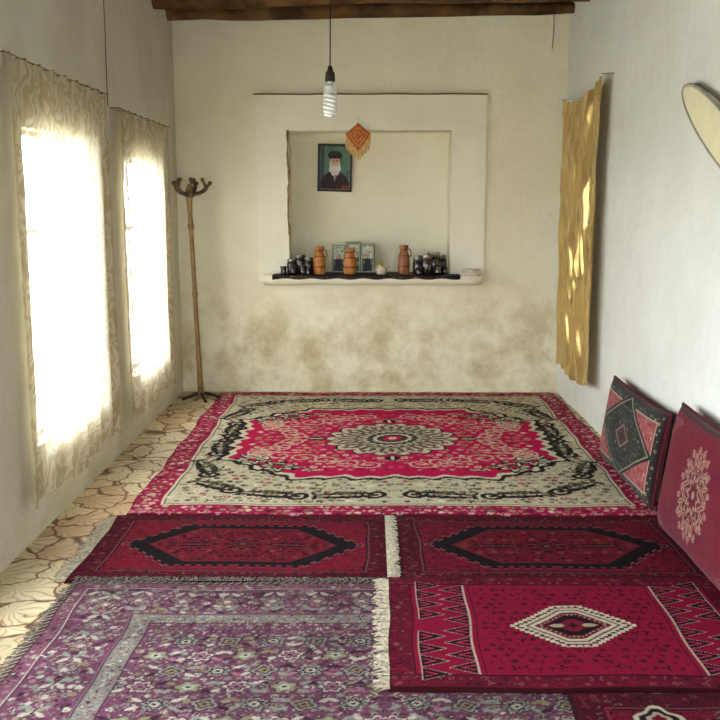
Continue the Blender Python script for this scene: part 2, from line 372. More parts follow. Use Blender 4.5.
# ============================================================ CURTAINS
def curtain_mat(name,c1,c2,sheer,trans,scale=9,rough=.7,sheen=0.0,spec=.2,sc3=(0.2,1,.8),mul=7,metal=0.0,tcol=None,soft=.6,weave=False):
    m,nt,b=newmat(name); L=nt.links
    tc=nd(nt,'ShaderNodeTexCoord'); n=nd(nt,'ShaderNodeTexNoise'); n.inputs['Scale'].default_value=scale; n.inputs['Detail'].default_value=1.5; n.inputs['Distortion'].default_value=.6
    mp=nd(nt,'ShaderNodeMapping'); mp.inputs['Scale'].default_value=sc3; L.new(tc.outputs['Object'],mp.inputs[0]); L.new(mp.outputs[0],n.inputs['Vector'])
    mu=nd(nt,'ShaderNodeMath',operation='MULTIPLY'); mu.inputs[1].default_value=mul; L.new(n.outputs['Fac'],mu.inputs[0])
    fr=nd(nt,'ShaderNodeMath',operation='FRACT'); L.new(mu.outputs[0],fr.inputs[0])
    r=ramp(nt,[(0.0,c1),(.28,c1),(.36,c2),(.72,c2),(.8,c1)]); L.new(fr.outputs[0],r.inputs[0])
    L.new(r.outputs[0],b.inputs['Base Color']); b.inputs['Roughness'].default_value=rough; b.inputs['Sheen Weight'].default_value=sheen; b.inputs['Specular IOR Level'].default_value=spec; b.inputs['Metallic'].default_value=metal
    tr=nd(nt,'ShaderNodeBsdfTranslucent'); L.new(r.outputs[0],tr.inputs[0])
    if tcol:
        mt_=nd(nt,'ShaderNodeMix',data_type='RGBA'); mt_.inputs['Factor'].default_value=.6; L.new(r.outputs[0],mt_.inputs[6]); mt_.inputs[7].default_value=(*lin(tcol),1); L.new(mt_.outputs[2],tr.inputs[0])
    m1=nd(nt,'ShaderNodeMixShader'); m1.inputs[0].default_value=trans; L.new(b.outputs[0],m1.inputs[1]); L.new(tr.outputs[0],m1.inputs[2])
    out=m1
    if sheer>0:
        tp=nd(nt,'ShaderNodeBsdfTransparent'); m2=nd(nt,'ShaderNodeMixShader')
        rr=nd(nt,'ShaderNodeMapRange'); rr.inputs['To Min'].default_value=sheer*1.2; rr.inputs['To Max'].default_value=sheer*soft
        st=nd(nt,'ShaderNodeMath',operation='COMPARE'); st.inputs[1].default_value=.54; st.inputs[2].default_value=.2; L.new(fr.outputs[0],st.inputs[0])
        L.new(st.outputs[0],rr.inputs['Value']); L.new(rr.outputs[0],m2.inputs[0]); L.new(m1.outputs[0],m2.inputs[1]); L.new(tp.outputs[0],m2.inputs[2]); out=m2
    L.new(out.outputs[0],nt.nodes['Material Output'].inputs[0])
    return m
M_lace=curtain_mat('sheer_gold_lace',(230,219,192),(178,158,116),.27,.30,scale=8,tcol=(236,230,212),soft=.55)
M_satin=curtain_mat('gold_satin',(214,184,118),(206,176,110),0,.04,scale=5,rough=.24,spec=.9,metal=.7,sc3=(1,1,1),mul=2)
def curtain(name,x,sgn,y0,y1,z0,z1,folds,amp,mt,sag=.03,nn=5,ph=0,botpinch=0,midpinch=0,slant=0,cord=True,wr=0.0,satin=0.0):
    nu,nv=(260,200) if satin else (180,90)
    u=np.linspace(0,1,nu);v=np.linspace(0,1,nv);Uu,Vv=np.meshgrid(u,v)
    A=amp*(0.45+.55*(1-Vv))
    if satin: A=amp*(0.6+.4*np.sin(Vv*PI))
    X=x+sgn*(A*(.6*np.sin(Uu*folds*2*PI+ph+.6*np.sin(Vv*3))+.4*np.sin(Uu*folds*3.7*PI+ph*2+1.2*Vv)))
    X=X+sgn*wr*(np.sin(Uu*31+Vv*9)+.7*np.sin(Uu*53-Vv*13+1)+.5*np.sin(Vv*37+Uu*8))
    if satin:
        W=np.zeros_like(X)
        for j in range(nv):
            for i in range(nu):
                p=Vector((Uu[j,i]*7+1.5*Vv[j,i],Vv[j,i]*3.0,3.3)); n1=mnoise.noise(p)
                p2=Vector((Uu[j,i]*14-3*Vv[j,i],Vv[j,i]*8,7.7)); n2=mnoise.noise(p2)
                W[j,i]=(1-min(1,abs(n1)*2.6))+.45*(1-min(1,abs(n2)*2.6))
        X=X+sgn*satin*W*(.35+.65*np.sin(np.clip(Uu,0,1)*PI))
    pin=midpinch*np.sin(Vv*PI)+botpinch*(1-Vv)
    Y=y0+(y1-y0)*(Uu+ (0.5-Uu)*pin)
    ztop=z1-sag*np.abs(np.sin(Uu*PI*nn))-slant*Uu
    zb=z0+.015*np.sin(Uu*9+ph)+.01*np.sin(Uu*23)
    Z=zb+(ztop-zb)*Vv
    P=np.stack([X,Y,Z],-1)
    e=empty(name,(0,0,0))
    c=grid_mesh('drape',P,None,[mt],e)
    mb=MB()
    for i in range(nn+1):
        yy=y0+(y1-y0)*i/nn; mb.tube([(x+sgn*.015,yy,z1-.004-slant*i/nn),(x-sgn*.06,yy,z1+.0-slant*i/nn)],.003,6)
    if cord: mb.tube([(x-sgn*.01,y0-.02,z1),(x-sgn*.01,(y0+y1)/2,z1-slant/2-.004),(x-sgn*.01,y1+.02,z1-slant)],.003,6)
    mb.obj('nails_and_cord',[mat('cord',(130,116,86))],e)
    return e
curtain('lace_curtain',XL+.055,1,3.97,5.42,.18,2.11,6,.018,M_lace,ph=.5,sag=.014,nn=8,wr=.0014)
curtain('lace_curtain',XL+.055,1,5.72,7.06,.19,2.06,6,.017,M_lace,ph=2.1,sag=.014,nn=8,wr=.0014)
curtain('satin_curtain',XR-.062,-1,6.16,7.40,.28,2.31,3.4,.026,M_satin,sag=.085,nn=1,ph=1.0,midpinch=.03,botpinch=.08,slant=.03,cord=False,wr=.0012,satin=.024)
# ============================================================ CARPETS
CR=(210,14,86);DK=(34,28,34);CRM=(232,224,196);OL=(128,124,92)
# --- large Persian carpet
rg=random.Random(11)
cv=Cv(2.68,3.07,.0072,CR); hw,hh=1.34,1.535
cv.frame(0,.012,(110,20,45)); cv.frame(.012,.15,(174,26,80))
pal=[CRM,(225,150,160),(200,160,140),(90,20,50),OL,(240,200,190)]
cv.scatter(.0,hw-.02,hh-.14,hh-.02,.046,pal,rg,.42); cv.scatter(hw-.14,hw-.02,0,hh-.02,.046,pal,rg,.42)
cv.frame(.15,.162,CRM); cv.frame(.162,.172,DK)
d=np.minimum(hw-cv.X,hh-cv.Y); cv.put(d>.172,(216,208,178))
cv.scatter(0,hw-.19,0,hh-.19,.056,[OL,DK,(110,100,84),(170,60,84),(160,150,120),(244,238,216),(60,52,50),(206,196,164)],rg,.46)
for (cx,cy,a,L) in [(0.1,1.20,0.1,.34),(.5,1.22,-.15,.34),(.86,1.13,-.6,.30),(1.03,.85,-1.2,.34),(1.05,.4,-1.5,.34),(1.04,.06,-1.6,.25)]:
    cv.leaf(cx,cy,L,.06,a,DK,(214,204,174)); cv.scroll(cx,cy,.07,a,.014,DK); cv.scroll(cx+.5*L*math.cos(a),cy+.5*L*math.sin(a)-.03,.05,a+2,.01,OL)
    for k in range(5):
        t=.1+.2*k; bx,by=cx+t*L*math.cos(a),cy+t*L*math.sin(a)
        cv.leaf(bx,by,.08,.014,a+1.2,DK); cv.leaf(bx,by,.08,.014,a-1.2,(80,74,62)); cv.ros(bx+.07*math.cos(a+1.2),by+.07*math.sin(a+1.2),.018,5,[(1,(236,228,204)),(.5,(170,50,80))])
X,Y=cv.X,cv.Y
def field(sx,sy):
    ang=np.arctan2(Y/sy,X/sx)
    q=np.maximum(np.maximum(X/sx,Y/sy),(X/sx+Y/sy)/1.58)
    return q+.016*np.cos(ang*20)+.018*np.cos(ang*44)
q=field(.95,.86); cv.put(q<1.075,DK); cv.put(q<1.04,CRM); cv.put(q<1.0,CR)
for s1,s2 in[(.82,.52),(.68,.66)]:
    cv.ros(s1,s2,.13,7,[(1,DK),(.72,CRM),(.55,(150,140,110)),(.42,DK),(.25,CR)],1)
for t in range(5):
    cv.leaf(.92-.10*t,.40+.09*t,.13,.026,2.2+.3*t,DK,CRM)
fm=lambda x,y: max(x/.95,y/.84,(x/.95+y/.84)/1.54)<.93 and (x/.45)**2+(y/.45)**2>1
cv.scatter(0,.9,0,.8,.064,[(236,160,170),(230,176,156),CRM,(226,80,116),(170,150,120),(150,10,60)],rg,.40,test=fm,kinds=(0,1,2,2))
for k in range(6):
    cv.scroll(.15+.13*k,.62-.05*k,.09,k,.007,(230,196,176)); cv.scroll(.62+.04*k,.08+.07*k,.08,k*2,.007,(230,196,176),sg=-1)
cv.ros(0,0,.44,18,[(1,DK),(.96,CRM),(.82,(124,116,94)),(.77,CRM),(.68,(206,192,162)),(.60,(120,112,96)),(.52,(215,206,180)),(.40,(80,76,70)),(.30,CRM),(.24,(70,60,60)),(.15,CR),(.07,CRM)],0,.05,sy=1.0)
for k in range(9):
    a=k*PI/16; cv.leaf(.25*math.cos(a),.25*math.sin(a),.11,.018,a,(120,90,90)); cv.ros(.37*math.cos(a+.1),.37*math.sin(a+.1),.022,5,[(1,(150,30,70)),(.5,OL)]); cv.ros(.20*math.cos(a),.20*math.sin(a),.016,5,[(1,DK)])
cv.leaf(.43,0,.14,.045,0,DK,CRM); cv.leaf(0,.43,.13,.045,PI/2,DK,CRM)
bigc=rug('persian_carpet',cv,.14,5.985,.0,.011,wav=.008,ph=.4,gain=.70)
fringe('fringe_back',bigc,(-1.17,7.525,0),(1.45,7.525,0),(0,1,0),.03,.008,170,M_fringe)
# --- small red rugs B, C
def small_red(seed,base,w=1.31,h=.82,inner=(124,12,42),line=(140,96,92)):
    rg=random.Random(seed); cv=Cv(w,h,.004,base); hw,hh=w/2,h/2
    cv.frame(0,.012,(50,8,20)); 
    cv.frame(.012,.095,(84,10,34))
    pal=[(140,18,50),(110,50,56),(40,16,24),(130,80,80),(60,10,26)]
    cv.scatter(0,hw-.015,hh-.093,hh-.015,.034,pal,rg,.42,kinds=(0,1)); cv.scatter(hw-.093,hw-.015,0,hh-.015,.034,pal,rg,.42,kinds=(0,1))
    cv.frame(.095,.101,(120,70,74)); cv.frame(.101,.109,(36,14,22))
    X,Y=cv.X,cv.Y
    st=.012*np.sign(np.sin(X*2*PI/.045))
    def hx(a,b_): return np.maximum(Y/b_,(X+Y*.95)/a)
    q=hx(.50,.245); q2=np.maximum((Y+st)/.245,(X+(Y+st)*.95)/.50)
    cv.scatter(0,.56,.0,.33,.034,[(156,20,56),(70,10,28),(120,44,54),(40,14,24)],rg,.42,kinds=(0,1),test=lambda x,y:x+y*.95>.5)
    cv.put(q2<1.065,line); cv.put(q2<1.045,(26,18,26)); cv.put(q<.84,(100,44,48)); cv.put(q<.82,inner)
    cv.scatter(0,.40,0,.19,.032,[(30,18,26),(40,16,28),(130,76,72),(80,10,30),(40,16,28),(90,40,44)],rg,.50,test=lambda x,y:x+y*.95<.39)
    cv.ros(0,0,.085,8,[(1,(26,18,26)),(.7,(120,26,46)),(.45,(26,18,26)),(.2,line)],sy=.9)
    cv.leaf(.10,0,.24,.028,0,(26,18,26),(130,56,60))
    for k in range(6): cv.ros(.14+.05*k,.0,.014,4,[(1,(120,50,56))])
    return cv
r1_=rug('red_rug',small_red(3,(128,12,46)),-.565,4.03,.0,.013,ph=1.3,gain=.60,sat=1.04)
fringe('fringe_right',r1_,(.085,3.64,0),(.085,4.42,0),(1,0,0),.045,.020,150,M_fringe,w=.003,jit=.5)
fringe('fringe_left',r1_,(-1.215,3.64,0),(-1.215,4.42,0),(-1,0,0),.075,.006,150,M_fringe,w=.003,jit=.4)
r2_=rug('red_rug',small_red(8,(120,10,46)),.775,4.03,.0,.013,ph=2.3,gain=.56,sat=1.04)
# --- front diamond rug D
rg=random.Random(21); DR=(152,8,58)
cv=Cv(1.31,.90,.004,DR); hw,hh=.655,.45
cv.frame(0,.012,(60,8,22)); cv.frame(.012,.085,(110,8,42))
pal=[(150,20,56),(70,20,36),(48,14,28),(140,80,90)]
cv.scatter(0,hw-.01,hh-.085,hh-.01,.034,pal,rg,.42,kinds=(0,1)); cv.scatter(hw-.085,hw-.01,0,hh-.01,.034,pal,rg,.42,kinds=(0,1))
cv.frame(.085,.092,(44,12,24))
cv.scatter(0,.33,0,.35,.042,[(104,8,36),(124,10,44),(74,8,30),(56,10,30)],rg,.40,kinds=(0,1))
X,Y=cv.X,cv.Y
sX=np.floor(X/.016)*.016
def dm2(x): return np.maximum((x/.215+Y/.205),Y/.165)
q=dm2(sX)
cv.put(q<1.02,(236,224,198)); cv.put(q<.92,(60,12,30)); cv.put(q<.86,(230,216,192))
q=dm2(X); cv.put((q<.80),(110,90,84)); cv.put(q<.74,(230,216,192)); cv.put(q<.64,(120,14,44)); cv.put(q<.48,(30,18,26)); cv.put(q<.30,(130,24,50)); cv.leaf(.03,0,.06,.016,0,(200,180,150)); cv.ros(0,0,.02,4,[(1,(30,18,26))])
for k in range(8):
    f=(k+.5)/8; cv.ros(.215*.95*f,min(.205*.95*(1-f),.157),.007,4,[(1,(130,20,50))])
    cv.ros(.215*.56*f,min(.205*.56*(1-f),.09),.006,4,[(1,(200,180,150))])
for (off,cc) in[(0,(216,184,170)),(.006,(34,16,26))]:
    for k in range(4):
        y0=k*.09-.0
        cv.poly([(.36+off,y0+off*.7),(.36+off,y0+.09-off*.7),(.46-off,y0+.045)],cc)
        cv.poly([(.55-off,y0+off*.7+.043),(.55-off,y0+.133-off*.7),(.45+off,y0+.088)],cc)
for k in range(4): 
    cv.line([(.375,k*.09+.03),(.415,k*.09+.045),(.375,k*.09+.06)],.0035,(190,50,90)); cv.line([(.535,k*.09+.073),(.50,k*.09+.088),(.535,k*.09+.103)],.0035,(190,50,90))
cv.rect(0,hw,hh-.088,hh-.084,(44,12,24))
cv.rect(.338,.344,0,.35,(60,10,28))
r3_=rug('diamond_rug',cv,.72,3.19,.0145,.012,ph=.2,wav=.005,rot=-.008,gain=.54)
fringe('fringe_left',r3_,(.065,2.75,0),(.065,3.62,0),(-1,0,0),.055,.023,170,M_fringe,w=.003,jit=.45)
# --- rug F (lying lengthwise, lower right)
cv=small_red(31,(120,10,40),1.31,.86); 
cv.ros(.50,.19,.075,4,[(1,(214,204,180)),(.78,(40,20,30)),(.5,(200,180,160)),(.3,(120,14,40))],0,.15)
r4_=rug('red_rug',cv,1.035,2.075,.0145,.012,ph=3.0,rot=PI/2,gain=.5)
# --- big mauve carpet E
rg=random.Random(41)
BG=(112,58,86)
cv=Cv(2.49,3.02,.0046,BG); hw,hh=1.245,1.51
CE=(186,180,160);TE=(134,142,128);OE=(140,130,90);DP=(62,26,48);PM=(156,98,120);GM=(122,94,104)
cv.frame(0,.03,(150,140,120))
cv.put((np.minimum(hw-cv.X,hh-cv.Y)<.03)&(np.sin((cv.X+cv.Y)*2*PI/.03)>0),(70,40,50))
pal=[CE,TE,OE,DP,PM,(96,44,70),DP,GM,TE]
def band(d0,d1,g,step,pl,kinds=(0,0,1,2),size=.50):
    cv.frame(d0,d1,g)
    cv.scatter(0,hw-d0,hh-d1,hh-d0,step,pl,rg,size,kinds=kinds,test=lambda x,y:d0+.006<min(hw-x,hh-y)<d1-.006)
    cv.scatter(hw-d1,hw-d0,0,hh-d1,step,pl,rg,size,kinds=kinds,test=lambda x,y:d0+.006<min(hw-x,hh-y)<d1-.006)
cv.frame(.03,.036,(60,28,44))
band(.036,.085,(128,70,96),.030,pal,(0,)); cv.frame(.085,.090,CE); cv.frame(.090,.095,DP)
band(.095,.31,BG,.028,pal)
for k in range(14):
    p=.08+k*.17
    for (ax,ay) in((p,hh-.20),(hw-.20,p)):
        cv.ros(ax,ay,.045,8,[(1,DP),(.88,[TE,OE][k%2]),(.7,PM),(.5,DP),(.38,CE)])
        for sg in(-1,1):
            cv.leaf(ax+.04*sg,ay+.05,.05,.010,.8*sg+PI/2,CE); cv.leaf(ax+.04*sg,ay-.05,.05,.010,-.8*sg-PI/2,TE)
cv.frame(.31,.314,GM); cv.frame(.314,.320,DP)
band(.320,.39,(128,118,112),.022,[(110,50,74),OE,DP,CE,(150,150,138),TE],(0,1))
cv.frame(.39,.395,DP)
cv.scatter(0,hw-.40,0,hh-.40,.028,pal,rg,.50,kinds=(0,0,1))
for i in range(7):
    for j in range(11):
        cx=.02+i*.15+(j%2)*.075; cy=.03+j*.105
        if cx>hw-.45 or cy>hh-.45: continue
        kk=(i*2+j)%4
        cv.ros(cx,cy,.050,[6,8,5,4][kk],[(1,DP),(.88,[CE,TE,OE,TE][kk]),(.66,[BG,DP,TE,(92,44,68)][kk]),(.42,[PM,CE,CE,OE][kk]),(.2,DP)],j,.16,sy=.85)
        for sg in(-1,1):
            cv.leaf(cx+.045*sg,cy+.015,.045,.009,(.5 if sg>0 else PI-.5),rg.choice([TE,OE,CE,DP]))
            cv.leaf(cx+.045*sg,cy-.015,.045,.009,(-.5 if sg>0 else PI+.5),rg.choice([TE,PM,CE,DP]))
# woven colour changes (abrash) as soft cross bands
cv.c*= (1+.12*np.sin(cv.Y*17+np.sin(cv.X*5))+.06*np.sin(cv.X*23))[...,None]
r5_=rug('mauve_carpet',cv,.055,2.115,.0,.011,ph=.9,wav=.006,gain=.58,sat=.86)
fringe('fringe_back',r5_,(-1.18,3.62,0),(.10,3.62,0),(0,1,0),.035,.0185,260,M_fringe2,w=.0026,jit=.8)
fringe('side_binding',r5_,(-1.18,.7,0),(-1.18,3.6,0),(-1,0,0),.035,.006,200,M_fringe2,w=.003,jit=.15)
# ============================================================ CUSHIONS
def cushion(name,cv,loc,lean,T,back,yaw=0,gain=.6,k1=.035):
    C=cv.full(wear=.08)*gain; ny,nx=C.shape[:2]
    x=np.linspace(-1,1,nx);y=np.linspace(-1,1,ny);A,B=np.meshgrid(x,y)
    prof=np.sqrt(np.clip(1-np.abs(A)**5,0,1)*np.clip(1-np.abs(B)**5,0,1))
    L,H=cv.w,cv.h
    PX=A*L/2*(1-k1*(1-B**2)*np.abs(A)); PY=B*H/2*(1-.05*(1-A**2)*np.abs(B))
    Zf=T/2*prof+.004*np.sin(A*7)*np.sin(B*5)*prof
    e=empty(name,(0,0,0))
    f=grid_mesh('front_cover',np.stack([PX,PY,Zf],-1),C,[M_velvet],e)
    Cb=np.empty_like(C); Cb[:]=lin(back)
    bk=grid_mesh('back_cover',np.stack([PX[:,::-1],PY[:,::-1],-T/2*prof[:,::-1]],-1),Cb,[M_velvet],e)
    n=30; pts=[]
    def E(a,b_): return (a*L/2*(1-k1*(1-b_*b_)*abs(a)),b_*H/2*(1-.05*(1-a*a)*abs(b_)),0)
    for k in range(n): pts.append(E(-1+2*k/n,-1))
    for k in range(n): pts.append(E(1,-1+2*k/n))
    for k in range(n): pts.append(E(1-2*k/n,1))
    for k in range(n+1): pts.append(E(-1,1-2*k/n))
    mb=MB(); mb.tube(pts,.007,8); mb.obj('piping',[mat(name+'_piping',back,.8)],e)
    s_,c_=math.sin(lean),math.cos(lean)
    M=Matrix(((0,s_,-c_,loc[0]),(-1,0,0,loc[1]),(0,c_,s_,loc[2]),(0,0,0,1)))
    e.matrix_world=Matrix.Translation(Vector(loc))@Matrix.Rotation(yaw,4,'Z')@Matrix.Translation(-Vector(loc))@M
    return e
rg=random.Random(51)
cv=Cv(1.06,.48,.004,(188,96,98)); X,Y=cv.X,cv.Y; hw,hh=.53,.24
cv.frame(0,.015,(60,30,36)); cv.frame(.015,.055,(50,54,48))
cv.scatter(0,hw-.015,hh-.055,hh-.015,.028,[(190,180,150),(150,70,70),(120,130,110),(40,44,40)],rg,.42,kinds=(0,)); cv.scatter(hw-.055,hw-.015,0,hh-.015,.028,[(190,180,150),(150,70,70),(120,130,110),(40,44,40)],rg,.42,kinds=(0,))
cv.frame(.055,.062,(200,188,160))
cv.scatter(0,.46,0,.18,.036,[(220,160,140),(130,40,54),(150,70,80)],rg,.40,kinds=(0,))
q=X/.46+Y/.225; cv.put(q<1.08,(36,40,38)); cv.put(q<1.0,(170,164,138)); cv.put(q<.955,(40,46,42))
cv.scatter(0,.44,0,.2,.024,[(150,152,128),(90,100,84),(110,60,62),(40,46,42),(30,34,32)],rg,.46,test=lambda x,y:x/.46+y/.225<.89,kinds=(0,1))
q=X/.13+Y/.07; cv.put(q<1,(150,142,120)); cv.put(q<.8,(100,44,54)); cv.put(q<.4,(40,46,42))
cushion('kilim_cushion',cv,(1.418,5.04,.260),math.radians(8),.11,(84,10,24),gain=.55)
cv=Cv(1.04,.58,.004,(140,14,50)); hw,hh=.52,.29; X,Y=cv.X,cv.Y
cv.frame(.0,.02,(84,10,30))
rg=random.Random(52); cv.scatter(0,hw-.03,0,hh-.03,.05,[(120,10,42),(156,20,60),(128,12,46)],rg,.4)
GC=(210,164,142); RD=(140,14,50)
cv.ros(0,0,.15,10,[(1,GC),(.90,RD),(.80,GC),(.72,(110,12,40)),(.50,GC),(.38,RD),(.26,(96,10,34)),(.12,GC)],0,.14,sy=1.2)
for k in range(5):
    a=k*PI/8; cv.leaf(.10*math.cos(a),.13*math.sin(a),.06,.012,a,GC,RD); cv.scroll(.155*math.cos(a+.2),.19*math.sin(a+.2),.018,a,.0038,GC)
    cv.ros(.08*math.cos(a),.10*math.sin(a),.012,5,[(1,GC),(.5,(110,12,40))])
cv.scroll(.42,.20,.045,.5,.005,(170,90,96)); cv.scroll(.37,.235,.025,.5,.004,(170,90,96),sg=-1); cv.leaf(.32,.23,.06,.01,.3,(170,90,96)); cv.leaf(.47,.12,.06,.01,1.5,(170,90,96))
cushion('velvet_cushion',cv,(1.402,3.79,.310),math.radians(8),.15,(84,8,26),gain=.42)
# ============================================================ SHELF + CONTENT
mb=MB()
def shelfprof(f): return 7.42-.012*math.sin(f*PI)+.06*(max(0,abs(f-.5)-.46)/.04)
N=24
sv=[];sf=[]
prof=[(0,.0),(0,-.03),(.02,-.058),(.07,-.078),(.19,-.085)]
for i in range(N+1):
    f=i/N; x=-.845+1.72*f; y0=shelfprof(f)
    sv.append((x,7.60,.955)); 
    for (dy,dz) in prof: sv.append((x,min(y0+dy,7.60),.955+dz+.002*math.sin(f*30)))
    sv.append((x,7.60,.868))
K=len(prof)+2
for i in range(N):
    for k in range(K): sf.append((i*K+k,i*K+(k+1)%K,(i+1)*K+(k+1)%K,(i+1)*K+k))
sf.append(tuple(range(K))); sf.append(tuple(N*K+k for k in range(K))[::-1])
mb.add(sv,sf); mb.obj('plaster_shelf',[M_wn])
rg=random.Random(61); ccv=Cv(1.46,.42,.006,(46,34,34),sym=False)
ccv.scatter(-.72,.72,-.2,.2,.04,[(100,44,46),(120,104,76),(30,24,26),(66,74,54)],rg,.4)
C=ccv.full(wear=.1)*.6; ny,nx=C.shape[:2]; xs=np.linspace(-.76,.70,nx); tt=np.linspace(0,.42,ny)
PX=np.tile(xs,(ny,1)); T2=np.tile(tt[:,None],(1,nx))
wavx=.006*np.sin(xs*23)[None,:]
PY=7.404-wavx*.6+np.where(T2>.06,T2-.06,0); PZ=np.where(T2>.06,.9605,.9605-(.06-T2)*(.5+.08*np.sin(xs*31))[None,:])
PY=np.where(T2<.06,7.404-wavx*.6-.003,PY)
grid_mesh('shelf_cloth',np.stack([PX,PY,PZ],-1),C,[M_print])
SZ=.9625
M_jar=mat('turned_wood_orange',(190,126,62),.45,(154,92,42),scale=30); M_jar2=mat('jar_band',(96,50,28),.5); M_jar3=mat('clay_pink',(160,104,70),.5,(124,76,50),scale=25)
def jar(name,x,y,s,h,m0):
    mb=MB(); p=[(0,0,0),(.036,0,0),(.043,.01,0),(.047,.05,1),(.047,.06,0),(.046,.10,0),(.043,.125,1),(.041,.132,0),(.031,.152,0),(.029,.165,1),(.033,.175,0),(.037,.19,0),(.036,.2,0),(.028,.2,0),(.026,.17,1),(.0,.165,1)]
    mb.lathe([(a*s,b*h/.2,c) for a,b,c in p],x,y,SZ,24)
    mb.tube([(x+.028*s,y,SZ+.18*h/.2),(x+.055*s,y,SZ+.165*h/.2),(x+.058*s,y,SZ+.13*h/.2),(x+.040*s,y,SZ+.115*h/.2)],.005,8)
    mb.obj(name,[m0,M_jar2])
jar('wooden_jug',-.397,7.50,1.05,.215,M_jar); jar('wooden_jug',-.157,7.50,1.08,.20,M_jar); jar('wooden_jug',.266,7.52,.98,.225,M_jar3)
pc=empty('standing_photographs',(0,0,0))
for k,(x0,w,h) in enumerate([(-.30,.10,.21),(-.19,.11,.235),(-.07,.10,.22)]):
    c=Cv(w,h,.004,(84,100,78),sym=False); rg=random.Random(70+k)
    c.rect(-w/2+.012,w/2-.012,.0,h/2-.014,(200,208,192)); c.scatter(-w/2+.01,w/2-.01,-h/2,h/2-.01,.03,[(216,220,210),(80,94,66),(160,150,110)],rg,.5,kinds=(0,))
    c.ros(0,.02,.022,4,[(1,(200,160,130))]); c.poly([(-.035,-h/2+.012),(.035,-h/2+.012),(.02,.0),(-.02,.0)],(60,60,70)); c.frame(0,.006,(190,194,180))
    C=c.full(wear=.04); ny,nx=C.shape[:2]; A,B=np.meshgrid(np.linspace(x0,x0+w,nx),np.linspace(0,h,ny))
    grid_mesh('print_%d'%k,np.stack([A,7.66+B*.15,SZ+.004+B],-1),C,[M_print],pc)
    b2=MB(); M=Matrix.Translation((x0+w/2,7.663,SZ+.001))@Matrix.Rotation(-math.atan(.15),4,'X'); b2.box(-w/2-.006,w/2+.006,.001,.012,0,h+.012,0,.002,M); b2.obj('board_%d'%k,[mat('card_board',(110,116,90),.7)],pc)
M_dg=mat('dark_glass',(46,42,40),.15,(24,22,22),scale=20,spec=.6); M_st=mat('steel_lid',(150,148,140),.3,metal=.8); M_ch=mat('china',(222,214,190),.3); M_yl=mat('brass_yellow',(206,168,70),.35)
cupP=[(0,0,0),(.022,0,0),(.026,.005,0),(.022,.03,0),(.028,.06,0),(.026,.06,0),(.02,.03,0),(0,.008,0)]
def cups(name,lst):
    e=empty(name)
    for i,(x,y,s,kind,zz) in enumerate(lst):
        mb=MB()
        if kind==0: mb.lathe([(a*s,b*s,c) for a,b,c in cupP],x,y,SZ+zz,16)
        elif kind==1: mb.lathe([(a*s,b*s,c) for a,b,c in [(0,0,0),(.028,0,0),(.032,.01,0),(.032,.075,0),(.028,.085,1),(.03,.088,1),(.03,.105,1),(.0,.108,1)]],x,y,SZ+zz,16)
        else:
            mb.lathe([(a*s,b*s,c) for a,b,c in [(0,0,0),(.02,0,0),(.05,.012,0),(.052,.015,0),(.02,.004,0),(0,.004,0)]],x,y,SZ+zz,16)
            mb.lathe([(a*s,(b+.006)*s,c) for a,b,c in cupP],x,y,SZ+zz,16)
        mb.obj('vessel_%d'%i,[M_dg,M_st],e)
cups('tea_glasses',[(-.68,7.50,1,0,0),(-.62,7.53,1.1,1,0),(-.60,7.46,1,2,0),(-.555,7.57,1.4,1,0),(-.525,7.48,1.1,0,0),(-.485,7.55,1.2,1,0),(-.48,7.45,.9,0,0)])
cups('tea_glasses',[(.375,7.52,1.2,1,0),(.42,7.58,1.4,1,0),(.445,7.48,1.4,1,0),(.50,7.54,1.6,1,0),(.53,7.46,1.1,2,0),(.56,7.57,1.4,1,0),(.38,7.44,.9,0,0),(.585,7.5,.9,0,0)])
mb=MB(); mb.lathe([(a,b,c) for a,b,c in [(0,0,0),(.03,0,0),(.045,.02,0),(.046,.045,0),(.03,.065,1),(.03,.07,1),(.012,.08,1),(.008,.088,1),(.012,.095,1),(0,.1,1)]],.085,7.49,SZ,20)
mb.tube([(.125,7.49,SZ+.025),(.15,7.49,SZ+.04),(.16,7.49,SZ+.065)],[.01,.007,.005],8); mb.tube([(.045,7.49,SZ+.055),(.02,7.49,SZ+.05),(.02,7.49,SZ+.025),(.045,7.49,SZ+.018)],.004,8)
mb.obj('small_teapot',[M_ch,M_yl])
mb=MB(); mb.lathe([(0,0,0),(.035,0,0),(.06,.025,0),(.066,.045,0),(.06,.045,0),(.05,.022,0),(0,.012,0)],.79,7.49,.957,24); mb.box(.715,.84,7.425,7.455,.957,.985,0,.004); mb.obj('white_dish',[M_ch])
# portrait picture in niche
c=Cv(.26,.36,.002,(98,132,116),sym=False)
n_=(np.sin(c.X*40)*np.sin(c.Y*31)); c.put(n_>.4,(84,116,104))
c.rect(-.13,-.085,-.18,.18,(74,88,92)); 
c.poly([(-.125,-.175),(.125,-.175),(.120,-.11),(.075,-.05),(.03,-.03),(-.03,-.03),(-.075,-.05),(-.120,-.11)],(58,48,50))
c.poly([(-.022,-.04),(.022,-.04),(.0,-.11)],(150,148,152))
c.ros(0,-.002,.050,7,[(1,(214,212,206))],1,.06,sy=1.25)
c.put(((c.X/.040)**2+((c.Y-.048)/.048)**2<1),(214,176,150))
c.put(((c.X/.040)**2+((c.Y-.012)/.040)**2<1)&(c.Y<.018),(220,218,212))
for s_ in(-1,1):
    c.leaf(s_*.036,.05,.05,.007,-PI/2,(214,212,206))
    c.ros(s_*.015,.050,.0045,1,[(1,(50,38,36))],0,0); c.line([(s_*.006,.061),(s_*.025,.063)],.003,(70,60,58))
c.line([(0,.050),(0.003,.028)],.0018,(170,128,104)); c.line([(-.016,.019),(0,.022),(.016,.019)],.003,(220,218,212)); c.line([(-.009,.012),(.009,.012)],.0016,(150,84,80))
